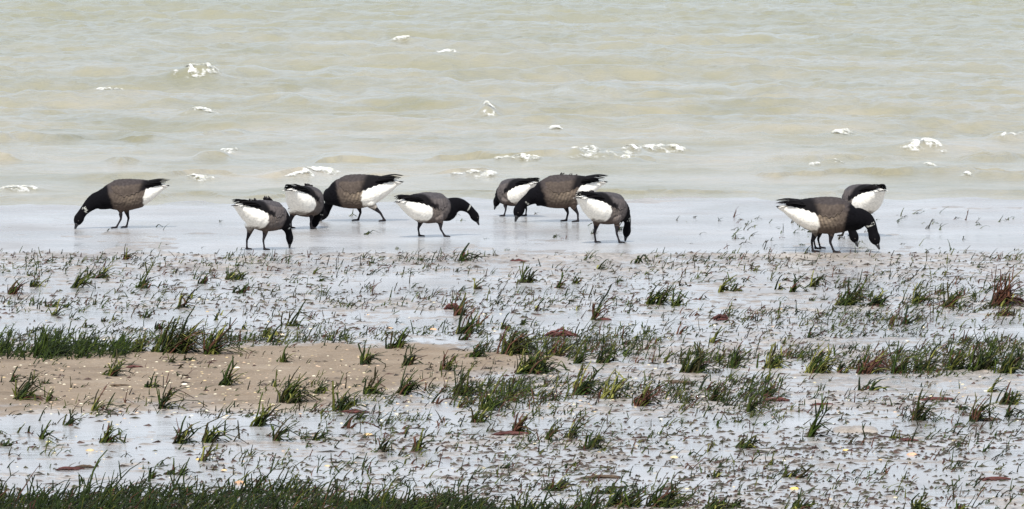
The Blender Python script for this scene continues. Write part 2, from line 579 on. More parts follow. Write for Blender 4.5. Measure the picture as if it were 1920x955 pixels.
def goose(spec, idx):
    rs = random.Random(100 + idx)
    nrs = np.random.RandomState(idx)
    yaw = math.radians(spec['yaw']); sc = spec['s']; pitch = math.radians(spec.get('pitch', 0))
    feet = spec['feet']
    Yc = ground(0, sum(f[1] for f in feet) / 2)[1]
    org = at_depth(spec['o'][0], spec['o'][1], Yc)
    R = rotz(yaw) @ roty(pitch)
    hd = np.array([math.cos(yaw), math.sin(yaw), 0])
    lf = np.array([-math.sin(yaw), math.cos(yaw), 0])
    root_loc = np.array([org[0], Yc, 0.0])

    def W(pnt):
        return org + R @ (np.asarray(pnt, float) * sc)

    # torso loft
    B = Bag()
    xsn = np.concatenate([np.linspace(-.262, .232, 34)])
    K = 26; vs = []
    for x in xsn:
        for q in range(K):
            vs.append(W(torso(x, 2 * math.pi * q / K)))
    fs = []
    for i in range(len(xsn) - 1):
        for q in range(K):
            q2 = (q + 1) % K
            fs.append((i * K + q, i * K + q2, (i + 1) * K + q2, (i + 1) * K + q))
    fs.append(tuple(range(K))[::-1]); fs.append(tuple((len(xsn) - 1) * K + q for q in range(K)))
    B.add(vs, fs, (0, 0, 0))
    # neck and head
    pts = [W((.10, 0, -.005)), W((.185, 0, -.03))]
    nk = spec['neck']
    m = len(nk)
    for i, q in enumerate(nk):
        f = spec.get('reach', .2) + (spec.get('reach2', .33) - spec.get('reach', .2)) * i / (m - 1)
        dY = hd[1] * f * sc + spec.get('dy', 0)
        pts.append(at_depth(q[0], q[1], Yc + dY))
    path = catmull(pts, 46)
    seg = np.concatenate([[0], np.cumsum(np.linalg.norm(np.diff(path, axis=0), axis=1))])
    L = seg[-1]
    fe = (L - seg) / sc                            # distance back from bill tip, metres at life size
    rad = np.interp(fe, [0, .012, .030, .040, .058, .080, .105, .135, .17, .22, .30, .40],
                    [.005, .008, .0115, .020, .0285, .0315, .0270, .0275, .033, .044, .064, .080]) * spec.get('thick', 1.0)
    rp = [(r * .84 * sc, r * 1.06 * sc) for r in rad]
    cut = fe > .030
    v_, f_ = tube(path[cut], [q for q, k_ in zip(rp, cut) if k_], 14)
    B.add(v_, f_, (0, 0, 0))
    # legs: thigh, shank, web
    joints = []
    for k, ft in enumerate(feet):
        g = ground(ft[0], (feet[0][1] + feet[1][1]) / 2)
        side = ft[2]
        fy = Yc + (lf * side * .035 * sc)[1]
        foot = np.array([(ft[0] - 960) / F * fy, fy, .010])
        if ft[2] == 0:
            foot[1] = Yc
        hip = W((spec.get('hipx', -.005), side * .045, -.055))
        hip[:2] += np.clip((foot - hip)[:2] * .75, -.05, .05)
        kn = hip * .42 + foot * .58 + hd * -.012 * sc
        kn[2] = max(.055, org[2] * .30)
        tv, tf_ = tube(catmull([hip, hip * .55 + kn * .45 + hd * .010, kn], 8), np.array([.040, .040, .034, .027, .020, .015, .011, .0085]) * sc, 10)
        B.add(tv, tf_, (0, 0, 0))
        sv_, sf = tube([kn, kn * .5 + foot * .5, foot], [.0085 * sc, .0072 * sc, .0085 * sc], 8)
        B.add(sv_, sf, (0, 0, 0))
        for da in (-.45, 0, .45):
            d = rotz(da) @ hd
            tv, tf_ = tube([foot + hd * -.008, foot + d * .03 * sc + [0, 0, -.001], foot + d * .042 * sc + [0, 0, -.006]], [.008, .0065, .005], 6)
            B.add(tv, tf_, (0, 0, 0))
        web = [foot + rotz(a_) @ hd * r_ + [0, 0, dz] for dz in (.004, -.006) for a_, r_ in ((-.45, .038 * sc), (.45, .038 * sc), (3.14, .006))]
        B.add(web, [(0, 1, 2), (5, 4, 3), (0, 3, 4, 1), (1, 4, 5, 2), (2, 5, 3, 0)], (0, 0, 0))
        joints.append((hip, kn, foot))
    me0 = B.mesh("tmp", None)
    tmp = bpy.data.objects.new("tmp", me0)
    COL.objects.link(tmp)
    for i_ in range(len(me0.vertices)):
        pass
    md = tmp.modifiers.new("r", 'REMESH'); md.mode = 'VOXEL'; md.voxel_size = .0050
    ms = tmp.modifiers.new("s", 'SMOOTH'); ms.factor = .5; ms.iterations = 3
    dg = bpy.context.evaluated_depsgraph_get()
    me = bpy.data.meshes.new_from_object(tmp.evaluated_get(dg))
    bpy.data.objects.remove(tmp)
    nv = len(me.vertices)
    co = np.empty(nv * 3, np.float32); me.vertices.foreach_get("co", co)
    co = co.reshape(-1, 3).astype(float)
    # ---- plumage
    loc = ((co - org) @ R) / sc                     # into the body's own frame
    d2 = np.full(nv, 9.0); ti = np.zeros(nv, int)
    for i in range(len(path)):
        dd = ((co - path[i]) ** 2).sum(1)
        better = dd < d2
        d2[better] = dd[better]; ti[better] = i
    nd = np.sqrt(d2) / (rad[ti] * sc)
    x, y, z = loc.T
    n1 = N1.fbm(x * 55 + idx * 9, z * 55 + y * 40, 3)
    n2 = N2.fbm(x * 130 + idx, z * 130 + y * 90, 2)
    brown = np.array([.076, .060, .050]); back = np.array([.050, .042, .041]); black = np.array([.0035, .0033, .0045])
    pale = np.array([.235, .185, .135]); white = np.array([.82, .79, .72]); belly = np.array([.085, .062, .050])
    if spec.get('grey'):
        brown = np.array([.098, .085, .082]); back = np.array([.070, .064, .067])
    mid = np.interp(x, BX, (BT + BB) / 2)
    rel = z - mid
    col = np.tile(brown, (nv, 1))

    def blend(mask, c):
        nonlocal col
        mk = np.clip(mask, 0, 1)[:, None]
        col = col * (1 - mk) + np.asarray(c) * mk
    blend(sstep(.0, .06, rel), back)
    # barred pale flank
    bars = .5 + .5 * np.sin((x * 1.0 + z * .35) * 2 * math.pi / .021 + 2.0 * N3.fbm(x * 22, z * 22, 2))
    fl = np.exp(-((x - .005) / .075) ** 2) * np.exp(-((rel + .012) / .062) ** 2)
    blend(fl * (.30 + .70 * bars) * spec.get('bars', .8), pale)
    blend(sstep(-.055, -.095, rel + .012 * n1) * .85, belly)
    wx = spec.get('wx', -.055)
    wh = sstep(.006, -.006, x - (wx + .42 * np.maximum(0, rel + .02) * -1 + .006 * n1 - .35 * np.maximum(0, -rel - .055)))
    blend(wh, white)
    # underside shade painted in: belly tone over the white right under the vent
    blend(sstep(-.078, -.092, rel + .006 * n1) * wh * sstep(-.16, -.09, x) * .8, belly)
    # black breast and neck
    blend(sstep(.122, .150, x - .26 * rel + .012 * n1 + .006 * n2), black)
    onneck = (nd < 1.30) & (fe[ti] < spec.get('nl', .27)) & (x > .10)
    col[onneck] = black
    # collar: narrow white half ring on the sides of the upper neck
    ce = spec.get('collar', .155)
    nb = N3.fbm(y * 90 + idx, z * 90, 2)
    cm = (np.abs(fe[ti] - ce - .012 * nb) < .0036 + .004 * nb) & onneck
    latv = np.abs((co - path[ti]) @ lf) / (rad[ti] * sc)
    cm &= (latv > .55)
    col[cm] = [.34, .34, .31]
    # legs
    lowz = co[:, 2]
    dl = np.full(nv, 9.0)
    for hip, kn, foot in joints:
        for t in np.linspace(0, 1, 12):
            for A, C in ((hip * .3 + kn * .7, kn), (kn, foot)):
                q = A + (C - A) * t
                dl = np.minimum(dl, ((co - q) ** 2).sum(1))
        dl = np.minimum(dl, np.where(lowz < .03, ((co - foot - hd * .03) ** 2).sum(1) * .08, 9))
    below = (rel < -.10) | (lowz < .06)
    lm = (np.sqrt(dl) < .020 * sc) & (lowz < org[2] - .075 * sc) & (nd > 1.2)
    col[lm] = [.018, .016, .018]
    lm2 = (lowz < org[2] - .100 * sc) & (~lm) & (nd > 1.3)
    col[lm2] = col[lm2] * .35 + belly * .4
    col *= (1 + np.where(col[:, 0] > .4, .04, .16) * n2)[:, None]
    # ruffle the plumage a little
    nrm = np.empty(nv * 3, np.float32)
    me.vertices.foreach_get("normal", nrm); nrm = nrm.reshape(-1, 3)
    onb = (nd > 1.2) & (lowz > org[2] - .10 * sc)
    co = co + nrm * (np.where(onb, .0035 * n1 + .0022 * n2, 0) * np.where(col[:, 0] > .4, .35, 1))[:, None]
    me.vertices.foreach_set("co", (co - root_loc).astype(np.float32).ravel())
    ca = me.color_attributes.new("Col", 'FLOAT_COLOR', 'POINT')
    c4 = np.ones((nv, 4), np.float32); c4[:, :3] = np.clip(col, .0025, .9)
    ca.data.foreach_set("color", c4.ravel())
    me.materials.clear(); me.materials.append(M_GOOSE)
    me.polygons.foreach_set("use_smooth", np.ones(len(me.polygons), bool))
    me.update(); me.name = "body"
    root = link("brent_goose", None, root_loc, label=spec['label'], category="goose", group="geese feeding along the waterline")
    root.empty_display_size = .1
    link("body", me, parent=root)
    # bill
    k0 = np.where(fe <= .040)[0]
    v_, f_ = tube(path[k0] - root_loc, [(max(.0045, r * .95) * sc, max(.005, r * 1.0) * sc) for r in rad[k0]], 10)
    BB_ = Bag(); BB_.add(v_, f_, (.012, .012, .014))
    link("bill", BB_.mesh("bill", M_HORN), parent=root)
    # eyes
    ke = int(np.argmin(np.abs(fe - .062)))
    tdir = path[min(ke + 1, 45)] - path[ke - 1]; tdir /= np.linalg.norm(tdir)
    sd = np.cross(tdir, [0, 0, 1.0])
    if np.linalg.norm(sd) < .3 or abs(tdir[2]) > .8:
        sd = lf.copy()
    sd /= np.linalg.norm(sd)
    for s_ in (-1, 1):
        c0 = path[ke] + sd * s_ * rad[ke] * .80 * sc - root_loc
        vs = [c0 + .0048 * np.array([math.sin(a) * math.cos(b), math.sin(a) * math.sin(b), math.cos(a)]) for a in np.linspace(.01, 3.13, 6) for b in np.linspace(0, 2 * math.pi, 8, endpoint=False)]
        E = Bag(); E.add(vs, [(i * 8 + j, (i + 1) * 8 + j, (i + 1) * 8 + (j + 1) % 8, i * 8 + (j + 1) % 8) for i in range(5) for j in range(8)], (.02, .012, .008))
        link("eye", E.mesh("eye", M_HORN), parent=root)
    # folded wings: shingled rows of coverts, dark trailing edge, black flight feathers
    for s_ in (-1, 1):
        wxs = np.linspace(.128, -.215, 40)
        KP = 16
        top = []; cl = []
        for x_ in wxs:
            pm_ = np.interp(x_, [-.215, -.16, -.10, -.03, .05, .10, .128], np.radians([52, 62, 70, 84, 92, 80, 58]))
            p0 = np.interp(x_, [-.215, -.1, .0, .1, .128], np.radians([2, 4, 7, 14, 26]))
            for q in range(KP):
                u = q / (KP - 1)
                ph = p0 + (pm_ - p0) * u + math.radians(2.5) * math.sin(x_ * 190 + idx) * u
                shin = ((x_ * -1 + .2) / .028 + .35 * math.sin(u * 9 + idx)) % 1.0
                edge = math.sin(math.pi * min(1, max(0, (u * .96 + .02)))) ** .4
                fx = min(1, (.128 - x_) / .03)
                off = .0015 + (.0075 + .0035 * shin) * edge * fx
                pp = torso(x_, ph, off)
                pp[1] *= s_
                top.append(W(pp) - root_loc)
                c = back * 1.0 if u < .55 else brown * 1.05
                c = c * (.90 + .26 * (1 - shin) ** 3) * rs.uniform(.94, 1.06)
                dark = sstep(-.06, -.11, x_ + .10 * (1 - u) * 0 - .05 * u + spec.get('dk', 0)) + (.85 if (u > .80 and x_ < .02 and spec.get('grey')) else 0)
                dark = min(1, float(dark))
                c = c * (1 - dark) + np.array([.006, .0052, .006]) * dark
                cl.append(c)
        n0 = len(top)
        inn = []
        for i, x_ in enumerate(wxs):
            for q in range(KP):
                inn.append(top[i * KP + q] * 1 + (W((x_, 0, np.interp(x_, BX, (BT + BB) / 2))) - root_loc - top[i * KP + q]) * .10)
        vs = top + inn
        fs = []
        for i in range(len(wxs) - 1):
            for q in range(KP - 1):
                a_ = i * KP + q
                fs.append((a_, a_ + 1, a_ + KP + 1, a_ + KP))
                fs.append((n0 + a_, n0 + a_ + KP, n0 + a_ + KP + 1, n0 + a_ + 1))
        for i in range(len(wxs) - 1):
            for q in (0, KP - 1):
                a_ = i * KP + q
                fs.append((a_, a_ + KP, n0 + a_ + KP, n0 + a_))
        for i in (0, len(wxs) - 1):
            for q in range(KP - 1):
                a_ = i * KP + q
                fs.append((a_, a_ + 1, n0 + a_ + 1, n0 + a_))
        Bw = Bag(); Bw.add(vs, fs, np.array(cl + cl))
        wing = link("folded_wing", Bw.mesh("folded_wing", M_WING), parent=root)
        # flight feathers
        nf = 6
        sp = spec.get('spread', 1.0)
        for k in range(nf):
            u = k / (nf - 1)
            sx_ = -.10 - .045 * (1 - u); ph = math.radians(14 + 40 * u)
            A = torso(sx_, ph, .010); A[1] *= s_
            endx = -.275 + .055 * u + rs.uniform(-.008, .008)
            E_ = np.array([endx, s_ * (.016 + .030 * u) * sp, .098 - .030 * u + rs.uniform(-.004, .006) + .010 * (sp - 1)])
            Mid = (A + E_) / 2 + np.array([0, s_ * .008, .008])
            pth = np.array([W(q) - root_loc for q in catmull([A, Mid, E_], 6)])
            v_, f_ = tube(pth, [(.012 * sc, .0035 * sc), (.013 * sc, .0032 * sc), (.012 * sc, .003 * sc), (.010 * sc, .0026 * sc), (.007 * sc, .002 * sc), (.0015, .001)], 6)
            Fb = Bag(); Fb.add(v_, f_, np.array([.007, .0062, .007]) * rs.uniform(.7, 1.8))
            link("flight_feather", Fb.mesh("flight_feather", M_WING), parent=wing)
    # tail: a short fan, dark above the white coverts
    Bt = Bag()
    for k in range(9):
        a_ = (k - 4) / 4.0
        A = np.array([-.20, a_ * .030, .066]); E_ = np.array([-.274 + .020 * a_ * a_, a_ * .050, .058 + .006 * (1 - abs(a_))])
        pth = np.array([W(q) - root_loc for q in (A, (A + E_) / 2 + [0, 0, .004], E_)])
        v_, f_ = tube(pth, [(.010 * sc, .003 * sc), (.012 * sc, .0025 * sc), (.005 * sc, .0015 * sc)], 6)
        Bt.add(v_, f_, (.016, .014, .015) if abs(a_) < .6 else (.6, .58, .54))
    link("tail", Bt.mesh("tail", M_WING), parent=root)
    # wind-lifted feathers along the back
    for tx, ty, hgt, cnt in spec.get('tufts', []):
        Bf = Bag()
        for k in range(cnt):
            A = torso(tx + rs.uniform(-.03, .03), math.radians(ty + rs.uniform(-8, 8)), .004)
            E_ = A + np.array([-rs.uniform(.2, 1.0) * hgt, rs.uniform(-.4, .4) * hgt, rs.uniform(.5, 1.0) * hgt])
            pth = np.array([W(q) - root_loc for q in (A, (A + E_) / 2 + [0, 0, .003], E_)])
            v_, f_ = tube(pth, [(.007, .0025), (.008, .002), (.002, .001)], 5)
            Bf.add(v_, f_, back * rs.uniform(.25, 1.0))
        link("ruffled_feathers", Bf.mesh("ruffled_feathers", M_WING), parent=root)
    return root


GEESE = [
    dict(yaw=186, s=1.0, o=(242.5, 366), feet=[(217, 428, 1), (236, 430, -1)], wx=-.088, collar=.15, bars=.45, dk=.02,
         neck=[(178, 378), (165, 388), (152, 403), (144.5, 419), (140.5, 430)], thick=1.08,
         label="leftmost goose, standing apart, dark brown, facing left with bill in the water"),
    dict(yaw=42, s=.95, o=(493, 405), pitch=-4, feet=[(462, 470, 1), (495, 470, -1)], wx=-.03, grey=1, bars=.3, reach=.17, reach2=.27, dk=-.02,
         neck=[(530, 418), (539, 430), (543, 446), (543, 466)], tufts=[(.05, 5, .035, 14), (-.1, -5, .02, 8)],
         label="goose nearest the camera in the left group, white rump left, feather tuft raised on back"),
    dict(yaw=66, s=.98, o=(570, 378), pitch=-6, feet=[(545, 430, 1), (584, 430, -1)], wx=-.02, grey=1, bars=.3, reach=.2, reach2=.24, dk=-.02,
         neck=[(600, 392), (595, 408), (587, 422), (582.5, 436)], tufts=[(.02, -10, .018, 16), (.08, 10, .018, 14)],
         label="goose seen from behind, broad white rump, just left of the large barred goose"),
    dict(yaw=178, s=1.10, o=(675, 360), feet=[(671, 416, -1), (721, 416, 1)], wx=-.012, collar=.150, bars=.95, dk=-.03, spread=1.3, hipx=-.02, dy=.06,
         neck=[(617, 365), (618, 378), (613, 391), (604, 407), (597, 420)], reach=.2, reach2=.24, thick=.95,
         label="large barred brown goose facing left, head behind the goose with broad rump"),
    dict(yaw=40, s=.97, o=(800, 391), pitch=2, feet=[(786, 446, 1), (834, 445, -1)], wx=-.025, grey=1, bars=.3, reach=.20, reach2=.36, dk=-.02,
         neck=[(843, 389), (861, 384), (879, 392), (891, 407), (898, 422)], tufts=[],
         label="grey backed goose with neck stretched forward, bill held clear of the film"),
    dict(yaw=128, s=.90, o=(969, 361), pitch=-4, feet=[(945, 407, 1), (986, 407, -1)], wx=-.01, grey=1, bars=.2, reach=.18, reach2=.28, dk=-.04,
         neck=[(943, 357), (936, 366), (931, 379), (927, 393)], tufts=[],
         label="small far goose facing left and away, partly hidden by the ruffled brown goose"),
    dict(yaw=182, s=1.08, o=(1059, 360), feet=[(1062, 418, -1), (1084, 416, 1)], wx=-.07, collar=.150, bars=.7, spread=1.5, dk=.0,
         neck=[(1008, 366), (990, 375), (978, 385), (971, 400), (966, 416)], tufts=[(.0, 0, .022, 6), (-.06, 10, .012, 5)], thick=1.1,
         label="ruffled brown goose facing left, black neck curved down across the small far goose"),
    dict(yaw=48, s=1.0, o=(1132, 391), pitch=-4, feet=[(1117, 457, 1), (1162, 457, -1)], wx=-.03, grey=1, bars=.3, reach=.17, reach2=.24, dk=-.02,
         neck=[(1170, 401), (1176, 413), (1176, 427), (1172, 453)], tufts=[(-.12, 10, .02, 10)],
         label="goose on straight legs in front of the ruffled one's tail, head down at right"),
    dict(yaw=-3, s=1.12, o=(1544, 405), pitch=2, feet=[(1525, 474, 1), (1565, 475, -1)], wx=-.025, collar=.150, bars=.9, spread=1.4, dk=-.02, hipx=-.01,
         neck=[(1610, 407), (1625, 412), (1634, 425), (1639, 444), (1649, 468)], thick=1.05,
         label="large dark goose facing right, nearest of the right group, pale bars on flank"),
    dict(yaw=118, s=1.0, o=(1619, 376), pitch=-3, feet=[(1580, 444, 1), (1600, 444, -1)], wx=-.02, grey=1, bars=.2, reach=.16, reach2=.2, dk=-.03,
         neck=[(1596, 392), (1594, 402), (1594, 414), (1596, 430)],
         label="rightmost goose, turned away with creamy rump showing above the large dark goose's neck"),
    dict(yaw=2, s=.96, o=(1532, 407), pitch=0, feet=[(1539, 468, 1), (1530, 468, -1)], wx=-.03, collar=.15, bars=.5, reach=.2, reach2=.3,
         neck=[(1588, 416), (1595, 426), (1601, 443), (1608, 463)],
         label="goose almost hidden behind the large dark one, one leg and lowered head showing"),
]
for i, g in enumerate(GEESE):
    goose(g, i)

# ------------------------------------------------------------------ grass
GREENS = [(.022, .038, .006), (.038, .056, .008), (.014, .022, .007), (.072, .080, .014), (.034, .030, .012)]
DRY = [(.13, .11, .04), (.085, .038, .024)]


def stick(B, rs, P, w0, w1, col):
    k = 3
    m_ = len(P) - 1
    vs = []
    a0 = rs.uniform(0, 2)
    for i, q in enumerate(P):
        w = w0 + (w1 - w0) * i / m_
        for j in range(k):
            an = a0 + j * 2 * math.pi / 3
            vs.append(q + np.array([math.cos(an) * w, math.sin(an) * w, .3 * w * math.sin(an)]))
    fs = [(i * k + j, i * k + (j + 1) % k, (i + 1) * k + (j + 1) % k, (i + 1) * k + j) for i in range(m_) for j in range(k)]
    fs.append(tuple(m_ * k + j for j in range(k)))
    B.add(vs, fs, col)


def blade(B, rs, base, ln, lean, wid, col, seg=4):
    """a crooked, wind-blown stem with a kink or two and sometimes a side shoot"""
    az = rs.gauss(0, .38)
    dx, dy = math.cos(az), math.sin(az)
    P = [np.array(base, float)]
    an = lean * rs.uniform(.3, 1.0)
    kink = rs.random() < .22
    for i in range(seg):
        t = (i + 1) / seg
        an += (lean * .45 + rs.gauss(0, .15)) / 1.0 * (1.0 if seg > 2 else .6)
        if kink and i == seg - 2:
            an += rs.uniform(.7, 1.5)
        an = max(-1.0, min(2.1, an))
        st = ln / seg
        P.append(P[-1] + np.array([dx * math.sin(an) * st, dy * math.sin(an) * st, math.cos(an) * st]))
    c = np.array(col) * rs.uniform(.6, 1.45)
    stick(B, rs, np.array(P), wid, wid * rs.uniform(.25, .6), c)
    if seg > 2 and rs.random() < .45:
        q = P[rs.randint(1, seg - 1)]
        a2 = an * rs.uniform(-.4, .9) + rs.gauss(0, .4)
        e = q + np.array([math.sin(a2), rs.gauss(0, .2), abs(math.cos(a2))]) * ln * rs.uniform(.18, .4)
        stick(B, rs, np.array([q - (e - q) * .05, (q + e) / 2 + [0, 0, .003], e]), wid * .8, wid * .4, c)


def fill_tuft(B, rs, cx, cy, w, h, cnt, lean=.45, red=.06, yellow=0, thick=1.0, z=None, seg=4):
    cores = [rs.uniform(-.8, .8) for _ in range(3)]
    for k in range(cnt):
        u = rs.gauss(0, .40) if rs.random() < .6 else rs.choice(cores) + rs.gauss(0, .08)
        x = cx - .12 * h + u * w / 2 * .85
        y = cy + rs.gauss(0, .35) * w * .6
        ln = h * (.30 + .95 * rs.random() ** 1.5) * (1 - .25 * min(1, abs(u)))
        c = rs.choice(GREENS)
        if rs.random() < red: c = DRY[1]
        if rs.random() < yellow: c = (.20, .20, .05)
        zz = (float(land(np.array(x), np.array(y))) if z is None else z) - .006
        zz = max(zz, -.006)
        blade(B, rs, (x, y, zz), ln, rs.gauss(lean + .08, .22), rs.uniform(.0042, .0078) * thick, c, seg)


def tuft_obj(px, py, wpx, hpx, label, group, seed, dens=1.0, name="grass_tuft", lean=.45, red=.06, yellow=0):
    rs = random.Random(seed)
    g = ground(px, py)
    pm = px_m(g[1])
    B = Bag()
    w = wpx * pm; h = hpx * pm / .88
    cnt = max(4, int((wpx * .75 + 4) * dens))
    fill_tuft(B, rs, g[0], g[1], w, h, cnt, lean, red, yellow, 1.15)
    me = B.mesh(name, M_GRASS)
    loc = np.array([g[0], g[1], 0])
    co = np.empty(len(me.vertices) * 3, np.float32); me.vertices.foreach_get("co", co)
    me.vertices.foreach_set("co", (co.reshape(-1, 3) - loc).astype(np.float32).ravel()); me.update()
    return link(name, me, loc, label=label, category="grass tuft", group=group)


